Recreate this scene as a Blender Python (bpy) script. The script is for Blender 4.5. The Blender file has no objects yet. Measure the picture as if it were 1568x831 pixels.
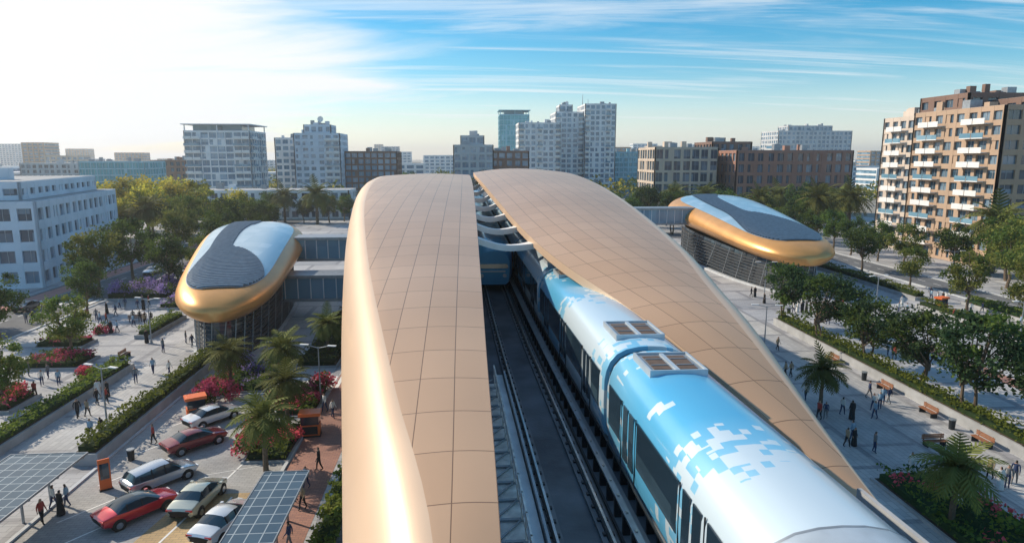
import bpy,math,random
from mathutils import Vector,Matrix
R=random.Random(7)
sc=bpy.context.scene
COL=sc.collection
# ------------------------------------------------------------ materials
def newmat(name):
    m=bpy.data.materials.new(name);m.use_nodes=True
    return m,m.node_tree,m.node_tree.nodes['Principled BSDF']
def mat(name,c,rough=.7,metal=0,var=.15,scale=1.5,bump=0,c2=None,rand=0,spec=.5,coord='Object'):
    m,t,b=newmat(name);n=t.nodes;l=t.links
    b.inputs['Roughness'].default_value=rough;b.inputs['Metallic'].default_value=metal
    b.inputs['Specular IOR Level'].default_value=spec
    tc=n.new('ShaderNodeTexCoord')
    no=n.new('ShaderNodeTexNoise');no.inputs['Scale'].default_value=scale;no.inputs['Detail'].default_value=5
    l.new(tc.outputs[coord],no.inputs['Vector'])
    mx=n.new('ShaderNodeMix');mx.data_type='RGBA'
    ca=[x*(1-var) for x in c];cb=c2 or [min(1,x*(1+var)) for x in c]
    mx.inputs[6].default_value=(*ca,1);mx.inputs[7].default_value=(*cb,1)
    mr=n.new('ShaderNodeMapRange');mr.inputs[1].default_value=.3;mr.inputs[2].default_value=.7
    l.new(no.outputs[0],mr.inputs[0]);l.new(mr.outputs[0],mx.inputs[0])
    out=mx.outputs[2]
    if rand:
        oi=n.new('ShaderNodeObjectInfo');hs=n.new('ShaderNodeHueSaturation')
        m1=n.new('ShaderNodeMapRange');m1.inputs[3].default_value=1-rand;m1.inputs[4].default_value=1+rand
        m2=n.new('ShaderNodeMapRange');m2.inputs[3].default_value=.5-rand*.06;m2.inputs[4].default_value=.5+rand*.04
        l.new(oi.outputs['Random'],m1.inputs[0]);l.new(oi.outputs['Random'],m2.inputs[0])
        l.new(m1.outputs[0],hs.inputs['Value']);l.new(m2.outputs[0],hs.inputs['Hue']);l.new(out,hs.inputs['Color']);out=hs.outputs[0]
    l.new(out,b.inputs['Base Color'])
    if bump:
        bp=n.new('ShaderNodeBump');bp.inputs['Strength'].default_value=bump;bp.inputs['Distance'].default_value=.02
        n2=n.new('ShaderNodeTexNoise');n2.inputs['Scale'].default_value=scale*12;l.new(tc.outputs[coord],n2.inputs['Vector'])
        l.new(n2.outputs[0],bp.inputs['Height']);l.new(bp.outputs[0],b.inputs['Normal'])
    return m
def leafmat(name,dark,light,scale=.5,rand=.25,tl=.38):
    m=mat(name,dark,.75,0,0,scale,0,light,rand,.12)
    t=m.node_tree;b=t.nodes['Principled BSDF']
    tr=t.nodes.new('ShaderNodeBsdfTranslucent');ad=t.nodes.new('ShaderNodeMixShader');ad.inputs[0].default_value=tl
    src=b.inputs['Base Color'].links[0].from_socket
    t.links.new(src,tr.inputs[0]);t.links.new(b.outputs[0],ad.inputs[1]);t.links.new(tr.outputs[0],ad.inputs[2])
    t.links.new(ad.outputs[0],t.nodes['Material Output'].inputs[0])
    return m
def tilemat(name,c1,c2,cm,bw,bh,ms=.01,rough=.6,metal=0,offset=.5,uv=False,var=.12,vs=.25,rot=0,bump=.3,bigvar=None):
    m,t,b=newmat(name);n=t.nodes;l=t.links
    tc=n.new('ShaderNodeTexCoord');mp=n.new('ShaderNodeMapping');mp.inputs['Rotation'].default_value=(0,0,rot)
    l.new(tc.outputs['UV' if uv else 'Object'],mp.inputs[0])
    br=n.new('ShaderNodeTexBrick');br.offset=offset;br.inputs['Scale'].default_value=1
    br.inputs['Brick Width'].default_value=bw;br.inputs['Row Height'].default_value=bh;br.inputs['Mortar Size'].default_value=ms
    br.inputs['Mortar Smooth'].default_value=.1
    br.inputs['Color1'].default_value=(*c1,1);br.inputs['Color2'].default_value=(*c2,1);br.inputs['Mortar'].default_value=(*cm,1)
    l.new(mp.outputs[0],br.inputs[0])
    no=n.new('ShaderNodeTexNoise');no.inputs['Scale'].default_value=vs;no.inputs['Detail'].default_value=6
    l.new(tc.outputs['Object'],no.inputs['Vector'])
    mr=n.new('ShaderNodeMapRange');mr.inputs[1].default_value=.3;mr.inputs[2].default_value=.7;mr.inputs[3].default_value=1-var;mr.inputs[4].default_value=1+var
    l.new(no.outputs[0],mr.inputs[0])
    hs=n.new('ShaderNodeHueSaturation');l.new(br.outputs[0],hs.inputs['Color']);l.new(mr.outputs[0],hs.inputs['Value'])
    out=hs.outputs[0]
    if bigvar:
        b2=n.new('ShaderNodeTexBrick');b2.offset=.5;b2.inputs['Scale'].default_value=1;b2.inputs['Brick Width'].default_value=bigvar[0];b2.inputs['Row Height'].default_value=bigvar[1];b2.inputs['Mortar Size'].default_value=bigvar[2]
        b2.inputs['Color1'].default_value=(1,1,1,1);b2.inputs['Color2'].default_value=(.72,.74,.78,1);b2.inputs['Mortar'].default_value=(.55,.56,.6,1);b2.inputs['Mortar Smooth'].default_value=0
        l.new(mp.outputs[0],b2.inputs[0])
        mx=n.new('ShaderNodeMix');mx.data_type='RGBA';mx.blend_type='MULTIPLY';mx.inputs[0].default_value=1
        l.new(out,mx.inputs[6]);l.new(b2.outputs[0],mx.inputs[7]);out=mx.outputs[2]
    l.new(out,b.inputs['Base Color'])
    b.inputs['Roughness'].default_value=rough;b.inputs['Metallic'].default_value=metal
    if bump:
        bp=n.new('ShaderNodeBump');bp.inputs['Strength'].default_value=bump;bp.inputs['Distance'].default_value=.01;bp.invert=True
        l.new(br.outputs['Fac'],bp.inputs['Height']);l.new(bp.outputs[0],b.inputs['Normal'])
    return m
def glassmat(name,ca,cb,cell=(3,3,3.2),rough=.08,metal=.0,spec=.8):
    m,t,b=newmat(name);n=t.nodes;l=t.links
    tc=n.new('ShaderNodeTexCoord')
    vs=n.new('ShaderNodeVectorMath');vs.operation='SNAP';vs.inputs[1].default_value=cell
    ad=n.new('ShaderNodeVectorMath');ad.operation='ADD';ad.inputs[1].default_value=(.11,.13,.17)
    l.new(tc.outputs['Object'],ad.inputs[0]);l.new(ad.outputs[0],vs.inputs[0])
    wn=n.new('ShaderNodeTexWhiteNoise');l.new(vs.outputs[0],wn.inputs[0])
    cr=n.new('ShaderNodeValToRGB');cr.color_ramp.elements[0].position=.45;cr.color_ramp.elements[0].color=(*ca,1)
    cr.color_ramp.elements[1].position=1;cr.color_ramp.elements[1].color=(*cb,1)
    l.new(wn.outputs[0],cr.inputs[0]);l.new(cr.outputs[0],b.inputs['Base Color'])
    b.inputs['Roughness'].default_value=rough;b.inputs['Metallic'].default_value=metal;b.inputs['Specular IOR Level'].default_value=spec
    return m
M={}
M['shell']=tilemat('shell_cladding',(.70,.44,.27),(.65,.40,.24),(.26,.15,.09),.95,1.75,.014,.36,.32,0,True,.07,.12,0,.3)
M['rim_sunlit']=mat('shell_rim_sunlit',(.76,.54,.37),.36,.2,.04,.3)  # pale edge strip; also paints the sunlit highlight onto the curved outer side
M['gold']=mat('gold_cladding',(.74,.37,.12),.34,.4,.08,.4)
M['conc']=mat('concrete',(.36,.37,.38),.85,0,.18,.8,.4)
M['lconc']=mat('light_concrete',(.52,.55,.58),.8,0,.12,.9,.2)
M['chan']=mat('pale_channel_concrete',(.70,.75,.78),.8,0,.15,.9,.2)
M['trackbed']=mat('trackbed',(.13,.15,.175),.8,0,.35,.6,.5)
M['plinth']=mat('track_plinth',(.17,.185,.205),.8,0,.3,1.2,.4)
M['rail']=mat('rail_steel',(.42,.41,.40),.3,.8,.2,3)
M['metal']=mat('grey_metal',(.32,.35,.38),.45,.5,.15,2)
M['bronze']=mat('dark_bronze_fin',(.10,.11,.125),.5,.3,.15,2)
M['walk']=mat('grating_metal',(.72,.71,.68),.6,.1,.3,3)
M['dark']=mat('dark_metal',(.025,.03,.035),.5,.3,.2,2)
M['black']=mat('black_rubber',(.012,.012,.013),.8,0,.1,2)
M['white']=mat('white_paint',(.78,.78,.77),.5,0,.06,1)
M['glassd']=glassmat('dark_glazing',(.015,.03,.045),(.05,.09,.12),(1.5,1.5,1.2))
M['podglass']=glassmat('roof_glazing',(.30,.46,.58),(.40,.56,.68),(1.3,2.2,50),.2,.1)
M['pave']=tilemat('plaza_paving',(.54,.53,.525),(.44,.44,.45),(.24,.25,.26),1.2,.6,.02,.65,0,.5,False,.24,.09,0,.3,(9,6.5,.35))
M['pave2']=tilemat('walk_paving',(.56,.55,.53),(.46,.455,.45),(.25,.25,.25),.9,.45,.015,.65,0,.5,False,.2,.15,1.57,.3,(7,5,.25))
M['brickpath']=tilemat('red_brick_path',(.38,.19,.14),(.30,.15,.12),(.16,.11,.09),.4,.2,.012,.8,0,.5,False,.15,.3)
M['asphalt']=mat('asphalt',(.13,.135,.145),.9,0,.25,.4,.5)
M['parking']=tilemat('parking_pavers',(.40,.395,.39),(.33,.33,.33),(.2,.2,.2),.5,.25,.012,.8,0,.5,False,.25,.2)
M['parkyel']=tilemat('ochre_pavers',(.50,.35,.18),(.42,.29,.15),(.2,.17,.12),.5,.25,.012,.8,0,.5,False,.2,.2)
M['ground']=mat('sandy_ground',(.28,.265,.23),.95,0,.25,.01,.2,coord='Object')
M['buslane']=mat('red_lane',(.50,.24,.20),.85,0,.12,.5)
M['line']=mat('road_paint',(.75,.75,.73),.7,0,.08,3)
M['soil']=mat('soil',(.07,.05,.035),.95,0,.3,2)
M['bark']=mat('bark',(.15,.11,.075),.9,0,.3,4,.6)
M['leafA']=leafmat('leaf_green',(.050,.095,.020),(.14,.20,.045),.7)
M['leafB']=leafmat('leaf_olive',(.13,.16,.035),(.26,.27,.065),.7)
M['leafC']=leafmat('leaf_deep',(.024,.055,.026),(.065,.11,.04),.8)
M['leafY']=leafmat('leaf_yellowgreen',(.38,.34,.045),(.60,.50,.08),.6)
M['palm']=leafmat('palm_frond',(.08,.11,.03),(.19,.195,.055),.8,.25,.22)
M['hedge']=leafmat('hedge_leaf',(.09,.13,.022),(.21,.25,.045),1.2)
M['pink']=leafmat('pink_bloom',(.55,.06,.11),(.72,.16,.22),2)
M['purple']=leafmat('lavender_bloom',(.28,.20,.48),(.46,.36,.64),2)
M['orange']=mat('orange_panel',(.75,.15,.035),.45,0,.05,1)
M['wood']=mat('bench_wood',(.28,.12,.06),.6,0,.2,3)
# ------------------------------------------------------------ mesh builder
class MB:
    def __init__(s): s.v=[];s.f=[];s.m=[]
    def quad(s,a,b,c,d,m=0):
        i=len(s.v);s.v+=[a,b,c,d];s.f.append((i,i+1,i+2,i+3));s.m.append(m)
    def box(s,x0,x1,y0,y1,z0,z1,m=0,T=None):
        i=len(s.v)
        p=[(x0,y0,z0),(x1,y0,z0),(x1,y1,z0),(x0,y1,z0),(x0,y0,z1),(x1,y0,z1),(x1,y1,z1),(x0,y1,z1)]
        if T is not None:p=[tuple(T@Vector(q)) for q in p]
        s.v+=p
        for q in ((0,3,2,1),(4,5,6,7),(0,1,5,4),(1,2,6,5),(2,3,7,6),(3,0,4,7)):
            s.f.append(tuple(i+k for k in q));s.m.append(m)
    def cyl(s,p0,p1,r0,r1=None,n=8,m=0,cap=True):
        r1=r0 if r1 is None else r1
        p0=Vector(p0);p1=Vector(p1);d=(p1-p0).normalized()
        a=d.orthogonal().normalized();b=d.cross(a);i=len(s.v)
        for p,r in((p0,r0),(p1,r1)):
            for k in range(n):
                t=2*math.pi*k/n;s.v.append(tuple(p+a*(r*math.cos(t))+b*(r*math.sin(t))))
        for k in range(n):
            k2=(k+1)%n;s.f.append((i+k,i+k2,i+n+k2,i+n+k));s.m.append(m)
        if cap:
            s.f.append(tuple(i+n+k for k in range(n)));s.m.append(m)
            s.f.append(tuple(i+n-1-k for k in range(n)));s.m.append(m)
    def loft(s,loops,mf,closed=True,caps=True):
        i=len(s.v);n=len(loops[0])
        for L in loops:s.v+=[tuple(p) for p in L]
        for a in range(len(loops)-1):
            for k in range(n if closed else n-1):
                k2=(k+1)%n
                s.f.append((i+a*n+k,i+a*n+k2,i+(a+1)*n+k2,i+(a+1)*n+k))
                s.m.append(mf(a,k) if callable(mf) else mf)
        if caps and closed:
            s.f.append(tuple(i+n-1-k for k in range(n)));s.m.append(mf(0,0) if callable(mf) else mf)
            q=i+(len(loops)-1)*n
            s.f.append(tuple(q+k for k in range(n)));s.m.append(mf(0,0) if callable(mf) else mf)
    def mesh(s,name,mats,smooth=False,fn=None):
        me=bpy.data.meshes.new(name)
        v=s.v if fn is None else [fn(p) for p in s.v]
        me.from_pydata(v,[],s.f)
        for k in mats:me.materials.append(M[k] if isinstance(k,str) else k)
        me.polygons.foreach_set('material_index',s.m)
        if smooth:me.polygons.foreach_set('use_smooth',[True]*len(s.f))
        me.update()
        return me
    def obj(s,name,mats,smooth=False,fn=None,loc=(0,0,0),rot=0,parent=None,autos=None,fix=False):
        me=s.mesh(name,mats,smooth or autos is not None,fn)
        if fix:
            import bmesh
            bm=bmesh.new();bm.from_mesh(me);bmesh.ops.recalc_face_normals(bm,faces=bm.faces);bm.to_mesh(me);bm.free()
        o=place(me,name,loc,rot,1,parent)
        if autos is not None:
            me.set_sharp_from_angle(angle=math.radians(autos))
        return o
def place(me,name,loc=(0,0,0),rot=0,s=1,parent=None):
    o=bpy.data.objects.new(name,me);COL.objects.link(o);o.location=loc;o.rotation_euler=(0,0,rot)
    o.scale=(s,s,s) if not isinstance(s,tuple) else s
    if parent:o.parent=parent
    return o
def spl(tab):
    xs=[p[0] for p in tab];ys=[p[1] for p in tab];n=len(xs)
    ms=[]
    for i in range(n):
        if i==0:ms.append((ys[1]-ys[0])/(xs[1]-xs[0]))
        elif i==n-1:ms.append((ys[-1]-ys[-2])/(xs[-1]-xs[-2]))
        else:
            a=(ys[i]-ys[i-1])/(xs[i]-xs[i-1]);b=(ys[i+1]-ys[i])/(xs[i+1]-xs[i]);ms.append(0 if a*b<0 else (a+b)/2)
    def f(x):
        if x<=xs[0]:return ys[0]
        if x>=xs[-1]:return ys[-1]
        for i in range(n-1):
            if x<=xs[i+1]:
                h=xs[i+1]-xs[i];t=(x-xs[i])/h
                return (2*t**3-3*t*t+1)*ys[i]+(t**3-2*t*t+t)*h*ms[i]+(-2*t**3+3*t*t)*ys[i+1]+(t**3-t*t)*h*ms[i+1]
    return f
# ------------------------------------------------------------ ground
g=MB();g.quad((-4000,-1500,0),(4000,-1500,0),(4000,6000,0),(-4000,6000,0));g.obj('ground',['ground'])
def sheet(name,x0,x1,y0,y1,z,m):
    b=MB();b.quad((x0,y0,z),(x1,y0,z),(x1,y1,z),(x0,y1,z));return b.obj(name,[m])
sheet('plaza_pavement',-140,150,-40,235,.004,'pave')
sheet('walkway_pavement',-34.6,-28.6,0,120,.008,'pave2')
sheet('walkway_pavement',26,40.2,-10,120,.008,'pave2')
sheet('brick_path',-13,-9.6,-10,72,.012,'brickpath')
sheet('brick_path',53,55,-10,95,.012,'brickpath')
sheet('parking_lot_paving',-26.4,-13.2,5,60,.008,'parking')
b=MB();b.quad((-20.5,30,.014),(-14.5,30,.014),(-14.5,41.5,.014),(-18.5,41.5,.014));b.obj('parking_bay_ochre_paving',['parkyel'])
sheet('road',-70,-56,-20,235,.008,'asphalt')
sheet('bus_lane_road_marking',-69.5,-66.2,-20,235,.012,'buslane')
sheet('road',79,86,-20,235,.008,'asphalt')
sheet('road',-56,79,176,190,.012,'asphalt')
sheet('road',-130,130,262,276,.012,'asphalt')
b=MB()
for i in range(60):
    y=-10+i*4
    for x in(-62.9,82.5):
        b.quad((x,y,.018),(x+.15,y,.018),(x+.15,y+2,.018),(x,y+2,.018))
for x in(-65.9,-56.5,79.4,85.5):b.quad((x,-20,.0165),(x+.12,-20,.0165),(x+.12,235,.0165),(x,235,.0165))
for k in range(6):
    x0,y0=-25.2,34+k*4.6;dx,dy=3.2,4.2
    b.quad((x0,y0,.018),(x0+.14,y0-.02,.018),(x0+dx+.14,y0+dy-.02,.018),(x0+dx,y0+dy,.018))
for x0,y0,x1,y1 in((-18.3,34,-15.5,52),(-18.6,44.2,-14.8,45.5),(-16.3,33,-15.6,41)):
    b.quad((x0,y0,.022),(x0+.14,y0-.03,.022),(x1+.14,y1-.03,.022),(x1,y1,.022))
for k in range(9):
    x=-17.8+k*.62
    b.quad((x,61.5,.018),(x+.35,61.5,.018),(x+.35,65,.018),(x,65,.018))
    b.quad((-69+k*1.4,101,.0185),(-68.3+k*1.4,101,.0185),(-68.3+k*1.4,105,.0185),(-69+k*1.4,105,.0185))
b.obj('road_marking',['line'])
b=MB()
for x in(-26.6,-13.2,-70.3,-55.9,78.8,86.1):
    b.box(x-.12,x+.12,-10,60 if abs(x)<30 else 230,0,.13,0)
b.box(-26.4,-13.3,60.1,60.35,0,.13,0)
b.obj('kerb',['lconc'])
# ------------------------------------------------------------ tracks / viaduct
SH=spl([(-30,0),(8,0),(20,-.25),(35,-.65),(50,-.9),(60,-.95),(260,-.95)])
bend=lambda p:(p[0]+SH(p[1]),p[1],p[2])
def strips(b,x0,x1,z0,z1,y0=-25,y1=230,m=0,st=2.5):
    loops=[]
    n=max(2,int((y1-y0)/st)+1)
    for i in range(n):
        y=y0+(y1-y0)*i/(n-1)
        loops.append([(x0,y,z0),(x1,y,z0),(x1,y,z1),(x0,y,z1)])
    b.loft(loops,m)
RZ=12.4
XL,XR=3.1,6.2
b=MB()
strips(b,-1.3,9.0,11.0,12.05,m=0)
strips(b,4.55,4.75,12.05,12.3,m=1)
strips(b,8.3,8.62,12.05,13.35,m=1)
strips(b,8.25,8.68,13.35,13.45,m=2)
strips(b,-1.3,-.9,12.05,13.5,y0=26,m=1)
for X in(XL,XR):
    for s_ in(-.72,.72):strips(b,X+s_-.22,X+s_+.22,12.05,12.18,m=3)
for y in range(-20,225,28):
    b.box(2.6,5.2,y-1.3,y+1.3,0,10.2,1);b.box(-.4,8.2,y-1.5,y+1.5,9.9,11.0,1)
b.obj('viaduct',['trackbed','conc','lconc','plinth'],fn=bend)
b=MB()
for X in(XL,XR):
    for s_ in(-.72,.72):
        strips(b,X+s_-.035,X+s_+.035,12.27,RZ,m=0);strips(b,X+s_-.07,X+s_+.07,12.18,12.27,m=1)
        y=-4
        while y<120:
            b.box(X+s_-.15,X+s_+.15,y-.07,y+.07,12.18,12.235,1);y+=.7
b.obj('railway_track',['rail','dark'],fn=bend)
b=MB()
for X in(4.35,5.0):
    strips(b,X-.04,X+.04,12.5,12.6,m=0);strips(b,X-.09,X+.09,12.63,12.68,m=1)
    y=-4
    while y<110:
        b.box(X-.10,X+.10,y-.06,y+.06,12.05,12.63,2);b.box(X-.03,X+.03,y-.05,y+.05,12.685,12.71,0);y+=.9
b.obj('third_rail',['rail','metal','dark'],fn=bend)
b=MB()
for x in(4.06,4.16,5.22,5.34,7.55,7.67):strips(b,x-.035,x+.035,12.06,12.14,m=0)
b.obj('trackside_cable',['dark'],fn=bend)
b=MB()
strips(b,1.62,1.95,12.05,12.75,y0=-5,y1=27,m=1)
strips(b,1.99,2.06,12.05,12.95,y0=-5,y1=27,m=2)
strips(b,.70,1.48,13.0,13.07,y0=-5,y1=25,m=0)
y=-5
while y<25:
    b.box(.68,1.50,y-.05,y+.05,13.07,13.13,2)
    b.box(.68,.76,y-.03,y+.03,12.05,13.0,0)
    b.box(1.42,1.48,y-.03,y+.03,12.05,13.85,0)
    b.cyl((1.45,y,13.1),(1.45,y+.9,13.75),.022,n=4,m=2)
    b.cyl((.76,y,13.12),(1.42,y+.9,13.12),.03,n=4,m=2)
    y+=.95
for z in(13.4,13.8):strips(b,1.425,1.475,z,z+.05,y0=-5,y1=25,m=0)
b.obj('maintenance_walkway',['walk','chan','metal'],fn=bend)
b=MB()
y=-10
while y<60:
    b.box(8.43,8.49,y-.03,y+.03,13.45,14.25,0);y+=1.2
for z in(13.7,13.95,14.22):strips(b,8.435,8.485,z,z+.05,y0=-10,y1=60,m=0)
b.obj('deck_railing',['dark'],fn=bend)
b=MB();strips(b,9.2,10.6,12.2,12.35,y0=-20,y1=15.5,m=0);strips(b,10.5,10.62,12.35,13.3,y0=-20,y1=15.5,m=1)
strips(b,9.0,10.6,11.4,12.2,y0=-20,y1=15.5,m=1)
b.obj('side_walkway',['conc','conc'],fn=bend)
# ------------------------------------------------------------ station roof shells
def shell(name,zt,xin,xout,crease,drop,innerdrop,y0,y1,sgn,bulge):
    loops=[];n=int((y1-y0)/1.0);NU=9;NC=8
    for i in range(n+1):
        y=y0+(y1-y0)*i/n
        z=zt(y);xi=xin(y);xo=xout(y);xc=crease(y);dr=drop(y)
        top=[]
        for k in range(NU+1):
            t=k/NU;x=xi+(xc-xi)*t;w=abs(xc-xi)
            top.append((x,y,z+bulge*math.sin(math.pi*min(1,t*.9+.1))*min(1,w/8)-innerdrop*(1-t)**2*min(1,w/6)))
        for k in range(1,NC+1):
            a=math.pi/2*k/NC
            top.append((xc+(xo-xc)*math.sin(a),y,top[NU][2]-dr*(1-math.cos(a))))
        th_=.45
        bot=[(p[0]-(sgn*.12 if j==len(top)-1 else 0),p[1],p[2]-th_) for j,p in enumerate(top)]
        loops.append(top+bot[::-1])
    b=MB();N=NU+NC+1
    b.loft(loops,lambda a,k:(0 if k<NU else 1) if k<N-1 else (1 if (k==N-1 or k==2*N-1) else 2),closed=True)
    o=b.obj(name,['shell','rim_sunlit','dark'],fix=True,autos=50)
    me=o.data;uvl=me.uv_layers.new(name='UVMap')
    for p in me.polygons:
        for li in p.loop_indices:
            vi=me.loops[li].vertex_index;co=me.vertices[vi].co
            j=vi%(2*N)
            i=vi//(2*N);L=loops[i]
            if j<N:
                u=0
                for q in range(1,j+1):u+=math.hypot(L[q][0]-L[q-1][0],L[q][2]-L[q-1][2])
            else:u=co.x
            uvl.data[li].uv=(u,co.y)
    return o
LZ=spl([(0,22-10.2),(4,22-9.0),(8,22-8.0),(11.3,22-7.1),(17,22-6.2),(23,22-5.3),(30,22-4.5),(38,22-3.6),(48,22-2.9),(62,22-2.35),(75,22-2.2),(85,22-2.3),(100,22-3.3),(125,22-6.5),(150,22-11)])
LI=spl([(0,.2),(8,.55),(20,.6),(80,.6),(110,0),(150,-3)])
LC=spl([(0,-.05),(11.3,-.68),(17,-1.93),(29,-4.3),(48.5,-7.2),(80,-9.6),(100,-9.6),(130,-7),(150,-4)])
LO=spl([(0,-.7),(12,-2.6),(17,-3.5),(30,-5.8),(50,-8.95),(80,-12.9),(100,-12.9),(130,-9.5),(150,-5)])
LD=spl([(0,1.5),(12,3.2),(17,3.4),(30,3.6),(50,4.2),(80,5.2),(110,5),(150,2)])
shell('station_roof_shell',LZ,LI,LO,LC,LD,0,0,150,-1,.25)
RZt=spl([(14.6,22-10),(17,22-9.3),(19.7,22-8.2),(22,22-7.3),(24.5,22-6.5),(28.5,22-5.7),(33,22-4.9),(38.5,22-4.1),(48,22-2.95),(60,22-2.1),(75,22-1.65),(85,22-1.75),(100,22-2.7),(125,22-6.5),(150,22-11)])
RI=spl([(14.6,11.3),(17,10.7),(19.7,9.6),(22,8.5),(24.5,7.5),(28.5,6.1),(33,4.6),(38.5,3.5),(48,2.4),(60,1.6),(75,1.1),(90,1.3),(110,3.5),(150,9)])
ROc=[(14.6,11.6),(17,11.6),(19.7,11.5),(22,11.5),(24.5,11.6),(28.5,11.8),(33,12.1),(38.5,12.2),(48,12.2),(60,12.3),(75,12.1),(90,11.8),(110,11.4),(130,10.8),(150,9.4)]
RO=spl(ROc);RC=spl([(a,b_-min(.9,(b_-RI(a))*.2)) for a,b_ in ROc])
RD=spl([(14.6,.1),(22,.5),(40,1.0),(80,1.6),(150,.6)])
shell('station_roof_shell',RZt,RI,RO,RC,RD,.3,14.6,150,1,.4)
b=MB()
for y in(36,40,44,48.5,53.5,59,65,72,79):
    x0=LI(y)-.3;x1=RI(y+1.5)+.3;z0=LZ(y)-.42;z1=RZt(y+1.5)-.55
    loops=[]
    for i in range(9):
        t=i/8;x=x0+(x1-x0)*t;z=z0+(z1-z0)*t-.35*math.sin(math.pi*t);w=.22+.42*abs(2*t-1)**2;yy=y+1.2*t
        loops.append([(x,yy-w,z),(x,yy+w,z),(x,yy+w*.7,z-.35),(x,yy-w*.7,z-.35)])
    b.loft(loops,0)
b.obj('roof_cross_beam',['white'],autos=40,fix=True)
b=MB()
b.box(-7.2,10.6,52,136,0,10.9,1)
for z in(.0,3.8,7.4,10.6):b.box(-7.5,10.9,51.7,136.3,z,z+.35,0)
for i in range(29):
    y=52+i*3
    for x in(-7.55,10.75):b.box(x,x+.22,y-.1,y+.1,0,10.95,0)
for i in range(9):
    y=50+i*11
    zl=min(LZ(y),20)-.6
    b.cyl((-6.3,y,0),(-6.3,y,zl),.3,n=10,m=2)
    b.cyl((10.3,y,0),(10.3,y,RZt(y)-.6),.3,n=10,m=2)
b.box(-4.5,.2,52,136,12.1,13.35,2);b.box(8.8,10.4,52,136,12.1,13.35,2)
b.obj('station_hall',['dark','glassd','conc'])
# ------------------------------------------------------------ trains
def livery():
    m,t,bs=newmat('train_livery');n=t.nodes;l=t.links
    def math_(op,a,b_=None,c=None):
        k=n.new('ShaderNodeMath');k.operation=op
        for i,x in enumerate((a,b_,c)):
            if x is None:continue
            if isinstance(x,(int,float)):k.inputs[i].default_value=x
            else:l.new(x,k.inputs[i])
        return k.outputs[0]
    tc=n.new('ShaderNodeTexCoord');sx=n.new('ShaderNodeSeparateXYZ');l.new(tc.outputs['Object'],sx.inputs[0])
    p=math_('FRACT',math_('DIVIDE',math_('SUBTRACT',19.9+15.4*20,sx.outputs[1]),15.4))
    cr=n.new('ShaderNodeValToRGB');e=cr.color_ramp.elements
    vals=[(0,.42),(.10,.28),(.22,.03),(.36,.03),(.52,.68),(.62,1),(.80,1),(.92,.6),(1,.42)]
    e[0].position=0;e[0].color=(vals[0][1],)*3+(1,);e[1].position=1;e[1].color=(vals[-1][1],)*3+(1,)
    for q,v in vals[1:-1]:
        k=e.new(q);k.color=(v,v,v,1)
    l.new(p,cr.inputs[0])
    sn=n.new('ShaderNodeVectorMath');sn.operation='SNAP';sn.inputs[1].default_value=(.21,.26,.21);l.new(tc.outputs['Object'],sn.inputs[0])
    wn=n.new('ShaderNodeTexWhiteNoise');l.new(sn.outputs[0],wn.inputs[0])
    no=n.new('ShaderNodeTexNoise');no.inputs['Scale'].default_value=.8;l.new(sn.outputs[0],no.inputs['Vector'])
    nn=math_('ADD',math_('MULTIPLY',no.outputs[0],.8),math_('MULTIPLY',wn.outputs[0],.5))
    thr=math_('GREATER_THAN',math_('MULTIPLY_ADD',cr.outputs[0],.85,.26),nn)
    mx=n.new('ShaderNodeMix');mx.data_type='RGBA';mx.inputs[7].default_value=(.62,.74,.82,1)
    gm=n.new('ShaderNodeMix');gm.data_type='RGBA';gm.inputs[6].default_value=(.10,.45,.74,1);gm.inputs[7].default_value=(.36,.66,.84,1)
    l.new(cr.outputs[0],gm.inputs[0]);l.new(gm.outputs[2],mx.inputs[6])
    l.new(thr,mx.inputs[0]);l.new(mx.outputs[2],bs.inputs['Base Color'])
    bs.inputs['Roughness'].default_value=.3;bs.inputs['Metallic'].default_value=.1
    bs.inputs['Coat Weight'].default_value=.5;bs.inputs['Coat Roughness'].default_value=.1
    return m
M['livery']=livery()
M['acbrown']=mat('vent_brown',(.13,.085,.06),.7,0,.2,3)
M['hood']=mat('silver_hood',(.52,.58,.63),.35,.3,.1,2)
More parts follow.
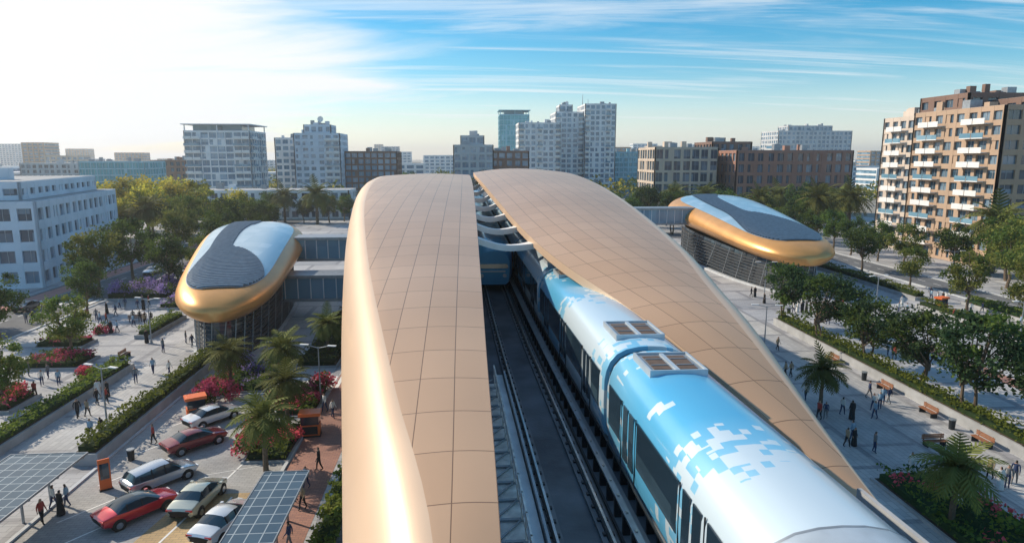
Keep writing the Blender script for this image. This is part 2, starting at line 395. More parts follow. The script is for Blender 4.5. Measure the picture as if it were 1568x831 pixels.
def train(name,xc,y0,ncars,L=15.4,front_at=None):
    prof=[(1.15,.35),(1.40,.55),(1.5,1.0),(1.53,1.6),(1.52,2.45),(1.46,2.75),(1.34,3.05),(1.12,3.3),(.8,3.46),(.4,3.54)]
    full=prof+[(0,3.56)]+[(-x,z) for x,z in prof[::-1]]
    root=bpy.data.objects.new(name,None);COL.objects.link(root)
    b=MB()
    for c in range(ncars):
        a=y0+c*L+.25;e=y0+(c+1)*L-.25
        ys=[a,a+.12]+[a+.12+(e-a-.24)*i/8 for i in range(1,8)]+[e-.12,e]
        loops=[]
        nose=(c==0 and front_at)
        if nose:ys=[a,a+.25,a+.7,a+1.3,a+2]+[a+2+(e-a-2)*i/6 for i in range(1,7)]
        for i,y in enumerate(ys):
            s_=.97 if (i==0 or i==len(ys)-1) else 1
            zs=1
            if nose and i<4:
                s_=(.80,.90,.955,.985)[i];zs=(.78,.88,.95,.985)[i]
            loops.append([(xc+x*s_,y,RZ+.0+z*zs) for x,z in full])
        b.loft(loops,0)
        for sg in(-1,1):
            X=xc+sg*1.527
            def pane(ya,yb,za,zb,m=1,o=0):
                x=X+sg*(.012+o);w=.03
                b.box(min(x,x-sg*w),max(x,x-sg*w),ya,yb,RZ+za,RZ+zb,m)
            doors=[a+2.6,a+7.45,a+12.3];prev=a+.5 if not nose else a+2.2
            for d in doors:
                if d-.85>prev:pane(prev,d-.85,1.35,2.62)
                pane(d-.52,d-.08,1.0,2.6,1);pane(d+.08,d+.52,1.0,2.6,1)
                for q in(-.72,.70):pane(d+q,d+q+.03,.55,2.65,2)
                prev=d+.85
            if e-.4>prev:pane(prev,e-.4,1.35,2.62)
            pane(a+.3 if not nose else a+2,e-.3,.62,.70,2,.0)
        for u0 in((a+1.1,a+2.9),(e-2.2,e-.55)) if not nose else ((e-2.2,e-.55),):
            ya,yb=u0
            b.box(xc-.78,xc+.78,ya,yb,RZ+3.40,RZ+3.60,3)
            for q in(-1,1):
                b.box(xc+q*.38-.26,xc+q*.38+.26,ya+.2,yb-.2,RZ+3.60,RZ+3.615,4)
                for r_ in range(2):
                    yy=ya+.25+(yb-ya-.5)*(r_+.5)/2;b.box(xc+q*.38-.26,xc+q*.38+.26,yy-.02,yy+.02,RZ+3.615,RZ+3.64,3)
            b.box(xc-.84,xc+.84,ya-.05,ya,RZ+3.36,RZ+3.66,6);b.box(xc-.84,xc+.84,yb,yb+.05,RZ+3.36,RZ+3.66,6)
            for q in(-1,1):b.box(xc+q*.81-.03,xc+q*.81+.03,ya,yb,RZ+3.36,RZ+3.66,6)
            b.box(xc-.06,xc+.06,ya+.05,yb-.05,RZ+3.60,RZ+3.65,6)
        b.box(xc-1.15,xc+1.15,a+.5,e-.5,RZ+.12,RZ+.4,2)
        for by in(a+2.6,e-2.6):
            for w in(-.9,.9):
                for s_ in(-.72,.72):b.cyl((xc+s_-.06,by+w,RZ+.36),(xc+s_+.06,by+w,RZ+.36),.36,n=14,m=2)
        b.loft([[(xc+x*.88,y,RZ+z*.93+.1) for x,z in full] for y in(e-.05,e+.18,e+.3,e+.32,e+.55)],2)
        if nose:
            b.loft([[(xc+q*1.12,a-.03,RZ+1.5),(xc+q*1.12*.82,a+.06,RZ+2.45)] for q in(-1,-.5,0,.5,1)],1,closed=False)
            for q in(-1,1):b.cyl((xc+q*.85,a-.06,RZ+.95),(xc+q*.85,a+.05,RZ+.95),.15,n=12,m=5)
            b.box(xc-.9,xc+.9,a-.03,a+.02,RZ+1.2,RZ+1.32,5)
    if front_at is None:
        a=y0
        b.loft([[(xc+x*1.012,y,RZ+z*1.006) for x,z in full[5:-5]] for y in(a+5.0,a+5.06)],3,closed=False)
        b.loft([[(xc+x*1.01,y,RZ+z*1.005) for x,z in full[4:-4]] for y in(a+1,a+3,a+5.0)],6,closed=False)
    b.obj('carriages',['livery','glassd','dark','metal','acbrown','white','hood'],fn=bend,parent=root,autos=32)
    return root
train('metro_train',XR,4.5,7)
train('metro_train',XL-.2,47.5,5,front_at=True)
# ------------------------------------------------------------ pods
def pod(name,P0,P1,w0,w1,zb0,zb1,zt0,zt1):
    root=bpy.data.objects.new(name,None);COL.objects.link(root)
    P0=Vector((*P0,0));P1=Vector((*P1,0));ax=(P1-P0);L=ax.length;ax.normalize();px=Vector((ax.y,-ax.x,0))
    NS=44;NP=40
    def W(s):
        base=w0+(w1-w0)*(s**.8)
        e=abs(2*s-1)
        return base*max(.0,(1-e**6))**.42 if e<1 else 0
    def sec(s,k,infl=0):
        w=max(W(s),.3)/2;zb=zb0+(zb1-zb0)*s;zt=zt0+(zt1-zt0)*(1-(1-s)**1.6)
        endf=max(.12,(1-abs(2*s-1)**9)**.5)
        zc=zb+(zt-zb)*.48
        a=2*math.pi*k/NP
        c=math.cos(a);sn=math.sin(a)
        x=w*math.copysign(abs(c)**.62,c)
        if sn>=0:z=zc+(zt-zc)*endf*abs(sn)**1.15
        else:z=zc-(zc-zb)*abs(sn)**.8*(.5+.5*endf)
        if sn<0:x*=1-.22*abs(sn)
        p=P0+ax*(L*s)+px*(x);return Vector((p.x,p.y,z+infl))
    ss=[.5-.5*math.cos(math.pi*(.02+.96*i/NS)) for i in range(NS+1)]
    loops=[[sec(s,k) for k in range(NP)] for s in ss]
    b=MB();b.loft(loops,0)
    b.obj('body',['gold'],parent=root,autos=40,fix=True)
    # inset glazed roof panel with a rounded outline
    K0,K1=NP*.128,NP*.372;S0,S1=.075,.90
    def lim(s):
        u=(s-S0)/(S1-S0);e=abs(2*u-1);f=max(0,1-e**7)**.4;c=(K0+K1)/2;h=(K1-K0)/2*f
        return c-h,c+h
    def edges(s):
        t=min(1,max(0,(s-.06)/.42));t=t*t*(3-2*t)
        half=5.6*(1-t)+1.1*t-.5*max(0,s-.55)
        c=NP/4+.1+1.3*math.sin(s*3.0)*t
        l0,l1=lim(s)
        return max(l0+.15,c-half),min(l1-.15,c+half)
    b=MB();m_=70;rows=[];rw2=[]
    sr=[S0+.003+(S1-S0-.006)*i/m_ for i in range(m_+1)]
    for s in sr:
        l0,l1=lim(s);rows.append([sec(s,l0+(l1-l0)*j/14,.06) for j in range(15)])
        e0,e1=edges(s)
        if e1<=e0:e0=e1=(e0+e1)/2
        rw2.append([sec(s,e0+(e1-e0)*j/8,.09) for j in range(9)])
    b.loft(rows,0,closed=False)
    b.obj('roof_glazing',['podglass'],parent=root,autos=40)
    b=MB();b.loft(rw2,0,closed=False)
    n=int(L*.82/.6)
    for i in range(n):
        s=S0+.012+(S1-S0-.03)*i/n;e0,e1=edges(s)
        if e1-e0<.3:continue
        A=[];B=[];C=[]
        for j in range(9):
            k=e0+(e1-e0)*j/8
            A.append(sec(s,k,.09));B.append(sec(s+.10/L,k,.26));C.append(sec(s+.20/L,k,.26))
        b.loft([A,B,C],1,closed=False)
    b.obj('roof_louvres',['dark','metal'],parent=root)
    def outline(f,n=64):
        pts=[]
        for i in range(n):
            a=2*math.pi*i/n
            s=.5-.455*math.copysign(abs(math.cos(a))**.75,math.cos(a))
            w=(w0+(w1-w0)*s)*.5*f*math.copysign(abs(math.sin(a))**.75,math.sin(a))*.80
            pts.append(P0+ax*(L*s)+px*w)
        return pts
    zt_=lambda p:zb0+(zb1-zb0)*((p-P0).dot(ax)/L)+.35
    b=MB();o1=outline(.96);n=len(o1)
    b.loft([[(p.x,p.y,0) for p in o1],[(p.x,p.y,zt_(p)) for p in o1]],0)
    o2=outline(1.04)
    nr=9
    for r_ in range(nr):
        f=.06+.9*r_/nr
        A=[(p.x,p.y,zt_(p)*f) for p in o2];B=[(p.x,p.y,zt_(p)*f+.10) for p in o2];Ai=[(p.x,p.y,zt_(p)*f) for p in o1];Bi=[(p.x,p.y,zt_(p)*f+.10) for p in o1]
        b.loft([Ai,A,B,Bi],1,caps=False)
    for i in range(0,n,2):
        p=o2[i];q=o2[(i+1)%n];b.cyl((p.x,p.y,0),(q.x,q.y,zt_(q)),.07,n=4,m=3)
    o3=outline(1.14)
    b.loft([[(p.x,p.y,.02) for p in o3],[(p.x,p.y,.35) for p in o3]],2)
    b.obj('glazed_base',['glassd','bronze','lconc','metal'],parent=root,fix=True)
    return root
pod('station_entrance_pod',(-26.0,68),(-34.3,112),9.4,16.6,4.5,6.0,7.7,12.1)
pod('station_entrance_pod',(54.2,97.5),(57.0,155),12.8,23,4.5,6.8,8.2,13.8)
M['glassb']=glassmat('bridge_glazing',(.14,.28,.38),(.22,.38,.48),(1.6,4,3),.08)
def bridge(name,x0,x1,y,z):
    b=MB();b.box(x0,x1,y-2,y+2,z,z+.4,0);b.box(x0,x1,y-2.1,y+2.1,z+3.2,z+3.6,0);b.box(x0,x1,y-1.85,y+1.85,z+.4,z+3.2,1)
    n=int((x1-x0)/1.6)
    for i in range(n+1):
        x=x0+(x1-x0)*i/n;b.box(x-.06,x+.06,y-1.93,y+1.93,z+.4,z+3.2,2)
    b.obj(name,['metal','glassb','white'])
bridge('footbridge',-29,-9,101,6.6);bridge('footbridge',-26,-9,90,2.8)
bridge('footbridge',11,52,136,8.0)
# ------------------------------------------------------------ buildings
def wall(c,nm,rough=.75):M[nm]=mat(nm,c,rough,0,.1,.25,.15)
M['winb']=glassmat('window_glass',(.04,.08,.12),(.20,.29,.37))
M['winl']=glassmat('window_glass_light',(.10,.22,.33),(.34,.48,.60))
M['wint']=glassmat('window_glass_teal',(.03,.34,.42),(.12,.48,.56))
wall((.78,.79,.80),'w_white');wall((.55,.56,.57),'w_grey');wall((.60,.50,.42),'w_beige');wall((.20,.12,.09),'w_brown');wall((.35,.18,.13),'w_brick')
wall((.30,.28,.27),'w_dark');wall((.60,.49,.39),'w_sand');wall((.28,.55,.65),'w_teal');wall((.46,.32,.22),'w_tan');wall((.66,.73,.80),'w_bluewhite')
def bld(name,cx,cy,w,d,h,fl,rot=0,wl='w_white',gl='winb',bay=3.2,pier=.5,band=.9,balc=None,roof='conc',setb=False,depth=.35,parts=None,seed=1,crown=False):
    root=bpy.data.objects.new(name,None);COL.objects.link(root);root.location=(cx,cy,0);root.rotation_euler=(0,0,rot)
    rr=random.Random(int(cx*7+cy*3+w))
    def mass(x0,x1,y0,y1,z0,z1,nf,wl=wl):
        g=MB();g.box(x0+depth,x1-depth,y0+depth,y1-depth,z0,z1-.3,0)
        g.obj('windows',[gl],parent=root)
        b=MB();fh=(z1-z0)/nf
        for i in range(nf+1):
            zz=z0+i*fh
            za=zz-(band*.45 if i else 0);zb=zz+band*.55
            if i==nf:zb=zz+.5
            b.box(x0,x1,y0,y1,za,zb,0)
        for (a0,a1,ax_) in((x0,x1,0),(y0,y1,1)):
            nb=max(1,round((a1-a0)/bay));bw=(a1-a0)/nb
            for i in range(nb+1):
                c=a0+i*bw
                for side in(0,1):
                    p=pier*.5*(1 if (i+side)%3 else 1.5)
                    lo=max(a0-.03,c-p);hi=min(a1+.03,c+p)
                    if ax_==0:
                        ya=y0-.03 if side==0 else y1-depth-.05
                        b.box(lo,hi,ya,ya+depth+.08,z0,z1+.48,0)
                    else:
                        xa=x0-.03 if side==0 else x1-depth-.05
                        b.box(xa,xa+depth+.08,lo,hi,z0,z1+.48,0)
                if i<nb:
                    m_=c+bw*.5
                    for side in(0,1):
                        if ax_==0:
                            ya=y0+depth-.06 if side==0 else y1-depth
                            b.box(m_-.05,m_+.05,ya,ya+.06,z0,z1,2)
                            for f in range(nf):
                                if rr.random()<.16:
                                    yb_=y0+.12 if side==0 else y1-.30
                                    b.box(c+bw*.5,c+bw-p,yb_,yb_+.18,z0+f*fh,z0+(f+1)*fh,0)
                        else:
                            xa=x0+depth-.06 if side==0 else x1-depth
                            b.box(xa,xa+.06,m_-.05,m_+.05,z0,z1,2)
                            for f in range(nf):
                                if rr.random()<.16:
                                    xb_=x0+.12 if side==0 else x1-.30
                                    b.box(xb_,xb_+.18,c+bw*.5,c+bw-p,z0+f*fh,z0+(f+1)*fh,0)
        b.box(x0+.4,x1-.4,y0+.4,y1-.4,z1+.5,z1+.56,1)
        for i in range(6):
            q=rr.uniform(1,3);
            if x1-x0<7 or y1-y0<7:break
            xx=rr.uniform(x0+2,x1-2-q);yy=rr.uniform(y0+2,y1-2-q);b.box(xx,xx+q,yy,yy+q*.8,z1+.56,z1+.56+rr.uniform(.8,2.4),rr.choice((0,2)))
        if balc:
            for side,idx in balc:
                nb=max(1,round(((x1-x0) if side in'SN' else (y1-y0))/bay));bw=((x1-x0) if side in'SN' else (y1-y0))/nb
                for i in idx:
                    if i>=nb:continue
                    for f in range(1,nf):
                        zz=z0+f*fh;pr=1.35
                        if side=='S':X0,X1,Y0,Y1=x0+i*bw+.1,x0+(i+1)*bw-.1,y0-pr,y0-.04
                        if side=='N':X0,X1,Y0,Y1=x0+i*bw+.1,x0+(i+1)*bw-.1,y1+.04,y1+pr
                        if side=='W':X0,X1,Y0,Y1=x0-pr,x0-.04,y0+i*bw+.1,y0+(i+1)*bw-.1
                        if side=='E':X0,X1,Y0,Y1=x1+.04,x1+pr,y0+i*bw+.1,y0+(i+1)*bw-.1
                        b.box(X0,X1,Y0,Y1,zz-.1,zz+.1,3)
                        t=.08;pm=3 if f%3 else 4
                        if side in'SN':
                            yf=Y0 if side=='S' else Y1-t
                            b.box(X0,X1,yf,yf+t,zz+.1,zz+1.05,pm)
                        else:
                            xf=X0 if side=='W' else X1-t
                            b.box(xf,xf+t,Y0,Y1,zz+.1,zz+1.05,pm)
        if crown:
            for (X,Y) in((x0+.2,y0+.2),(x1-.6,y0+.2),(x0+.2,y1-.6),(x1-.6,y1-.6),((x0+x1)/2,y0+.2),((x0+x1)/2,y1-.6)):b.box(X,X+.4,Y,Y+.4,z1+.5,z1+3,0)
            b.box(x0-.8,x1+.8,y0-.8,y1+.8,z1+3,z1+3.4,0);b.box(x0+3,x1-4,y0+3,y1-3,z1+.56,z1+2.95,4)
        b.obj('facade',[wl,roof,'metal','white','glassb'],parent=root)
    if parts:
        for p in parts:mass(*p)
    else:
        mass(-w/2,w/2,-d/2,d/2,0,h,fl)
        if setb:mass(-w*.32,w*.28,-d*.3,d*.3,h+.6,h+4.2,1)
    return root
bld('office_building',-101.3,132.6,50,46,16.2,5,math.radians(12.3),'w_bluewhite','winb',3.4,1.0,1.5,parts=[(-25,25,-23,23,0,14.2,4),(-22,22,-20,20,14.8,17.4,1)])
bld('apartment_building',0,0,0,0,0,0,parts=[(104,112,122,148,0,31.5,11),(104.6,112,148.1,160,0,31.0,11,'w_beige')],wl='w_tan',bay=3.3,pier=.9,band=1.1,balc=[('W',(1,2,5,6))])
bld('apartment_building',0,0,0,0,0,0,parts=[(112.1,150,121,162,0,33.5,11),(106.5,125,135,150,32.1,35,1)],wl='w_brown',bay=3.6,pier=1.3,band=1.2,balc=[('S',(1,4,7))])
bld('apartment_tower',-108,312,28,24,33,11,0,'w_white','winl',3.5,.35,.7,[('S',(0,1,6,7)),('E',(0,1,4))],crown=True)
bld('apartment_tower',-86,345,14,22,31,10,0,'w_white','winl',3.5,.9,1.2)
bld('apartment_tower',-71,338,22,22,33,11,0,'w_bluewhite','winl',3.6,1.1,1.3,[('S',(4,5))],setb=True)
bld('office_building',-47,350,26,25,24.5,8,0,'w_brown','winl',3.2,.6,.9)
bld('terrace_building',-72,250,60,16,9.8,3,0,'w_white','winb',3.6,1.0,1.1,[('S',(1,3,5,8,10,13))])
bld('office_building',-178,360,32,24,19.5,6,0,'w_teal','wint',3.0,.25,.6)
bld('office_building',-166,395,20,20,20,6,0,'w_brick','winb',3.4,1.2,1.3)
bld('office_building',-306,410,50,24,23,7,0,'w_sand','winb',3.4,1.2,1.3)
bld('office_building',-245,430,44,24,18,6,0,'w_grey','winb',3.4,1.0,1.1)
bld('office_building',4,308,18,22,27,8,0,'w_grey','winl',3.4,.9,1.1,setb=True)
bld('office_building',21,318,18,22,24.5,7,0,'w_brick','winl',3.4,.9,1.1)
bld('office_tower',34,460,20,20,50,15,0,'w_teal','wint',2.5,.2,.5,crown=True)
bld('apartment_tower',43,390,24,22,41,13,0,'w_white','winl',3.3,1.0,1.2,[('S',(0,3,6))])
bld('apartment_tower',0,0,0,0,0,0,parts=[(55,72,400,426,0,48.5,16),(72.1,91,396,424,0,53,17),(58,66,405,420,49.2,53,1)],wl='w_white',gl='winl',bay=3.4,pier=.9,band=1.1,balc=[('S',(0,4))])
bld('office_building',108,430,24,22,25,8,0,'w_teal','wint',3.2,.5,.9)
bld('office_building',82,252,24,24,25.2,6,0,'w_sand','winb',3.4,.7,.9)
bld('office_building',120,248,44,30,24,6,0,'w_brick','winb',3.6,1.3,1.2)
bld('office_building',104,262,16,20,27.5,8,0,'w_brown','winb',3.2,1.1,1.1)
bld('apartment_building',275,520,60,30,42,13,0,'w_grey','winl',3.6,1.2,1.2,setb=True)
b=MB();b.cyl((73,410,53),(73,410,60),.25,.1,6,0);b.cyl((76,408,53),(76,408,57),.2,.1,6,0);b.obj('rooftop_antenna',['metal'])
b=MB();b.cyl((-71,338,37),(-71,338,39.4),.3,n=6,m=0)
b.loft([[( -71+r_*math.cos(t*.785),338-.4*r_+.2*r_*math.sin(t*.785),40.2+z+r_*math.sin(t*.785)) for t in range(8)] for r_,z in((.1,0),(1.0,.15),(1.5,.4))],0,caps=False);b.obj('satellite_dish',['white'])
b=MB()
for i in range(330):
    y=R.uniform(430,1700);x=R.uniform(-1.0,1.05)*(y*.95)+y*.07
    h=R.uniform(8,20) if R.random()<.85 else R.uniform(20,22+.02*y)
    w=R.uniform(18,50);d=R.uniform(14,30);m=R.choice((0,0,1,2,3,4))
    b.box(x-w/2+.3,x+w/2-.3,y-d/2+.3,y+d/2-.3,0,h-.3,5)
    nf=max(2,int(h/3.3))
    for f in range(nf+1):
        z=h*f/nf;b.box(x-w/2,x+w/2,y-d/2,y+d/2,max(0,z-.7),z+.7,m)
    nb=int(w/5)
    for k in range(nb+1):
        xx=x-w/2+w*k/nb;b.box(xx-.8,xx+.8,y-d/2-.1,y-d/2+.4,0,h+.6,m)
b.obj('distant_city',['w_white','w_grey','w_sand','w_tan','w_beige','winl'])
# ------------------------------------------------------------ vegetation
def leafquad(b,c,s,rnd,m,up=.4):
    n=Vector((rnd.gauss(0,1),rnd.gauss(0,1),rnd.gauss(0,1)+up)).normalized()
    a=n.orthogonal().normalized();
    a=Matrix.Rotation(rnd.uniform(0,6.28),3,n)@a;c2=n.cross(a);s2=s*rnd.uniform(.45,.8)
    b.quad(tuple(c-a*s-c2*s2*.3),tuple(c-c2*s2),tuple(c+a*s),tuple(c+c2*s2),m)
def treemesh(name,seed,leaf,h=8.0,rw=3.6,ncl=50,nl=100,ls=.155,multi=1,crown0=.30):
    rnd=random.Random(seed);b=MB()
    th_=h*crown0
    tips=[]
    for t in range(multi):
        off=Vector((rnd.uniform(-.5,.5),rnd.uniform(-.5,.5),0))*(multi>1)
        p=off.copy();r_=.22/math.sqrt(multi);q=p
        for i in range(4):
            q=p+Vector((rnd.uniform(-.14,.14)+off.x*.3,rnd.uniform(-.14,.14)+off.y*.3,th_*1.15/4));b.cyl(p,q,r_,r_*.85,8,0,False);r_*=.85;p=q
        tips.append((q,r_))
    cen=Vector((0,0,h*(1+crown0)/2));rz=h*(1-crown0)/2
    cls=[]
    for i in range(ncl):
        a=rnd.uniform(0,6.28);z=rnd.uniform(-.85,1);rr=math.sqrt(max(0,1-z*z))*rnd.uniform(.4,1.08)
        if z<0:rr*=.85
        cls.append(cen+Vector((rr*math.cos(a)*rw*rnd.uniform(.7,1),rr*math.sin(a)*rw*rnd.uniform(.7,1),z*rz*rnd.uniform(.7,1.05))))
    for i in range(0,ncl,3):
        base,r_=tips[i%multi];c=cls[i];mid=base.lerp(c,.5)+Vector((0,0,-.03*h));b.cyl(base-Vector((0,0,rnd.uniform(0,th_*.25))),mid,.09,.06,5,0,False);b.cyl(mid,c,.06,.02,5,0,False)
    for c in cls:
        cr=rnd.uniform(.5,1.15)*rw*.28;m=1 if rnd.random()<.6 else 2
        for k in range(nl):
            v=Vector((rnd.gauss(0,1),rnd.gauss(0,1),rnd.gauss(0,.75)));v=v.normalized()*cr*rnd.uniform(.3,1.15)
            leafquad(b,c+v,ls*rnd.uniform(.6,1.3),rnd,m)
    return b.mesh(name,['bark']+leaf)
TG=[treemesh('broad_tree_mesh',s,['leafA','leafC']) for s in(1,2,3)]
TO=[treemesh('olive_tree_mesh',s,['leafB','leafA'],7.5,3.4,44) for s in(4,5)]
TD=[treemesh('deep_tree_mesh',s,['leafC','leafA'],7.2,3.5,50,105,.15,2,.34) for s in(6,7,8)]
TY=[treemesh('yellow_tree_mesh',s,['leafY','leafB'],8,4.0,44,70,.22) for s in(9,10)]
def palmmesh(seed,h=5.5,fl=2.5,nf=46):
    rnd=random.Random(seed);b=MB();p=Vector((0,0,0));r_=.2
    for i in range(8):
        q=p+Vector((rnd.uniform(-.03,.03),rnd.uniform(-.03,.03),h*.68/8));b.cyl(p,q,r_,r_*.88,8,0,False);b.cyl(q-Vector((0,0,.06)),q,r_*.95,r_*1.08,8,0,False);r_=max(.13,r_*.95);p=q
    b.cyl(p-Vector((0,0,.35)),p+Vector((0,0,.15)),.16,.30,8,0)
    for i in range(nf):
        a=i*2.39996+rnd.uniform(-.2,.2);el=1.3-1.85*(i/nf)**.85+rnd.uniform(-.1,.1)
        L=fl*rnd.uniform(.85,1.1);pt=p+Vector((0,0,.1));d=Vector((math.cos(a)*math.cos(el),math.sin(a)*math.cos(el),math.sin(el)))
        n=10;side=Vector((-math.sin(a),math.cos(a),0))
        for k in range(n):
            q=pt+d*(L/n);b.cyl(pt,q,.03,.025,3,1,False)
            ll=L*.22*math.sin(math.pi*(.15+.80*(k+.5)/n))
            for sg in(-1,1):
                tip=q+side*sg*ll+d*ll*.5-Vector((0,0,ll*.2));w=d*(L/n*.75)
                b.quad(tuple(pt-w*.1),tuple(pt+w),tuple(tip+w*.35),tuple(tip-w*.15),1 if i<nf*.8 else 2)
            pt=q;d=(d+Vector((0,0,-.15))).normalized()
    return b.mesh('palm_mesh',['bark','palm','leafB'])
PM=[palmmesh(s) for s in(1,2,3)]
def tree(x,y,lst,s,nm='broadleaf_tree'):place(R.choice(lst),nm,(x,y,0),R.uniform(0,6.28),s*R.uniform(.93,1.07))
for x,y,l,s in[(-58.7,106.6,TO,1.5),(-59.9,120.7,TG,1.45),(-44.3,74.1,TO,.95),(-84.5,122,TG,1.0),(-57,81.6,TG,1.05),(-41.5,58.5,TO,.85),(-43.5,50,TG,.9),(-64,150,TO,1.5),(-58,160,TG,1.5),(-70,170,TO,1.6),(-52,170,TG,1.4),(-60,185,TG,1.5),(-50,112,TG,1.1),(-66,88,TO,1.1),(-54,95,TG,.9),(-48,122,TO,1.1),(-50,134,TG,1.2),(-53,146,TG,1.4),
    (77.6,121.2,TG,1.15),(42.2,80.9,TD,1.05),(42.4,71.7,TD,1.18),(42.6,64.0,TD,1.05),(42.4,56.8,TD,1.15),(43.1,49.5,TD,1.2),(44.5,42.0,TD,1.2),(43,35,TD,1.1),(72.9,88,TO,1.1),(74.8,80,TO,1.2),(97.4,109.4,TO,1.5),(92,103,TO,1.4),(100,100,TG,1.3),(88,92,TO,1.3),(90,84,TG,1.2),(94,118,TG,1.2),(76,105,TO,.9),(90,96,TO,1.2),
    (60,185,TD,1.6),(68,192,TD,1.7),(74,184,TG,1.6),(84,196,TD,1.5),(48,190,TD,1.4),(38,195,TG,1.4),(120,100,TO,1.6),(110,95,TG,1.3),(63,170,TG,1.4),(92,200,TG,1.5),(58,205,TD,1.7)]:tree(x,y,l,s)
for i in range(14):tree(-104+i*7+R.uniform(-2,2),R.uniform(218,238),R.choice((TG,TO,TD)),R.uniform(.9,1.4))
for i in range(18):tree(30+i*6.2+R.uniform(-2,2),R.uniform(198,236),R.choice((TG,TD,TO,TD)),R.uniform(1.2,1.8))
for i in range(9):tree(88+R.uniform(-1,1),124+i*9,R.choice((TG,TO)),R.uniform(1,1.3))
for i in range(16):tree(R.uniform(-30,40),R.uniform(270,296),R.choice((TG,TO,TD)),R.uniform(1.5,2.2))
for x,y,s in[(-90,195,2.0),(-82,205,1.9),(-98,200,2.0),(-76,200,1.6),(-105,190,1.8),(-84,180,1.7),(-92,215,1.8),(-72,215,1.5),(-110,210,1.8),(-80,188,1.8),(-96,182,1.6),(-88,172,1.5)]:tree(x,y,TY,s,'flowering_yellow_tree')
for x,y,s in[(-22.4,61.1,1.05),(-17.4,60.7,1.15),(-14.4,44.6,1.0),(-15.0,52.8,1.0),(-15.6,72.1,1.0),(-49.1,221,2.6),(-62,230,2.4),(-80,171,2.3),(-76,176,2.1),(104,239,2.3),(103,209.8,2.6),(96,172,2.9),(110,180,2.7),(101,117,2.5),(30.9,52.4,.95),(28.8,34,1.05),(64,230,2.2),(80,215,2.6),(88,190,2.5),(-33,230,2.1),(-84,166,2.0),(118,200,2.5),(72,222,2.3)]:
    place(R.choice(PM),'palm_tree',(x,y,0),R.uniform(0,6.28),s*R.uniform(.95,1.05))
b=MB();rnd=random.Random(5)
for i in range(420):
    y=rnd.uniform(285,900);x=rnd.uniform(-1,1)*y*.9+y*.07
    r_=rnd.uniform(3,7);hh=rnd.uniform(6,13)
    for k in range(60):
        v=Vector((rnd.gauss(0,1),rnd.gauss(0,1),rnd.gauss(0,.8))).normalized()*rnd.uniform(.5,1)
        leafquad(b,Vector((x+v.x*r_,y+v.y*r_,hh*.55+v.z*hh*.5)),1.1,rnd,rnd.choice((0,0,1,2)))
b.obj('distant_trees',['leafA','leafB','leafY'])
def hedge(name,x0,x1,y0,y1,z0,hh,mats=('hedge',),dens=26,wall_=True,ls=.13,rough=.35):
    b=MB();rnd=random.Random(int(abs(x0*13+y0*7)))
    if wall_:
        b.box(x0-.25,x1+.25,y0-.25,y1+.25,0,z0,0);b.box(x0-.05,x1+.05,y0-.05,y1+.05,z0,z0+.02,1)
    b.box(x0+.15,x1-.15,y0+.15,y1-.15,z0+.021,z0+hh*.5,2)
    area=(x1-x0)*(y1-y0)+2*hh*(x1-x0+y1-y0)
    n=int(area*dens)
    bumps=[(rnd.uniform(x0,x1),rnd.uniform(y0,y1),rnd.uniform(-rough,rough)) for _ in range(int((x1-x0)*(y1-y0)/1.5)+2)]
    grid={}
    for q in bumps:grid.setdefault(int(q[1]//2),[]).append(q)
    for i in range(n):
        x=rnd.uniform(x0-.12,x1+.12);y=rnd.uniform(y0-.12,y1+.12)
        best=0;bd=9
        for k in(-1,0,1):
            for q in grid.get(int(y//2)+k,[]):
                d_=(q[0]-x)**2+(q[1]-y)**2
                if d_<bd:bd=d_;best=q[2]
        top=hh+best*hh
        z=z0+(top*rnd.uniform(.75,1.0) if rnd.random()<.6 else rnd.uniform(.0,top))
        mi=3 if len(mats)==1 else 3+(int((best*37)%len(mats)) if rnd.random()<.75 else 0)
        leafquad(b,Vector((x,y,z)),ls*rnd.uniform(.7,1.4),rnd,mi,.8)
    b.obj(name,['conc','soil','leafC']+list(mats))
hedge('hedge_planter',-28.4,-27.0,46.5,70,.9,.9)
hedge('hedge_planter',-36.8,-35.2,30,68.5,.7,.8)
hedge('hedge_planter',-40.5,-39,81,91,.5,.8)
hedge('hedge_planter',41.2,42.9,20,82,.9,.8)
hedge('hedge_planter',66.8,68.2,55,90,.6,.8)
hedge('hedge_planter',70,71.5,95,126,.6,1.0)
hedge('hedge_planter',75.5,78,60,92,.4,.9,('hedge','leafA'))
hedge('hedge',-8.9,-7.6,18,60,0,1.1,('hedge','hedge','leafB'),30,False,.15,.5)
hedge('planting_bed',-16.3,-13.4,46,52,.15,.7,('hedge','leafA','pink','hedge'),26)
hedge('planting_bed',-16.6,-13.4,54.5,60.5,.15,.8,('hedge','pink','leafA'),26)
hedge('planting_bed',-25,-19.5,61,67.5,.15,.9,('leafA','purple','hedge','pink'),24)
hedge('planting_bed',28,33,28,40,.2,.9,('hedge','leafA','pink','leafC'),22)
hedge('planting_bed',-47,-41,69,73,.3,.9,('hedge','pink','leafA'),22)
hedge('planting_bed',-45,-40,57,61,.3,.9,('hedge','pink','pink'),22)
hedge('planting_bed',-50,-45,77,80,.3,.9,('hedge','pink','leafA'),22)
hedge('planting_bed',-56,-47,104,116,.3,1.3,('purple','leafA','purple'),16)
hedge('planting_bed',-55,-48,125,140,.3,1.2,('leafA','purple','hedge'),14)
hedge('planting_bed',-18,-14,68,92,.2,.9,('leafA','hedge','leafC'),18)
hedge('planting_bed',-45,-39,97,104,.3,.9,('hedge','purple','hedge'),18)
hedge('planting_bed',64,72,130,136,.3,.9,('leafA','hedge'),14)
hedge('planting_bed',46,56,28,36,.3,1.,('leafA','leafC','hedge'),16)
hedge('planting_bed',15,21,56,72,.3,.9,('leafA','hedge','leafC'),14)
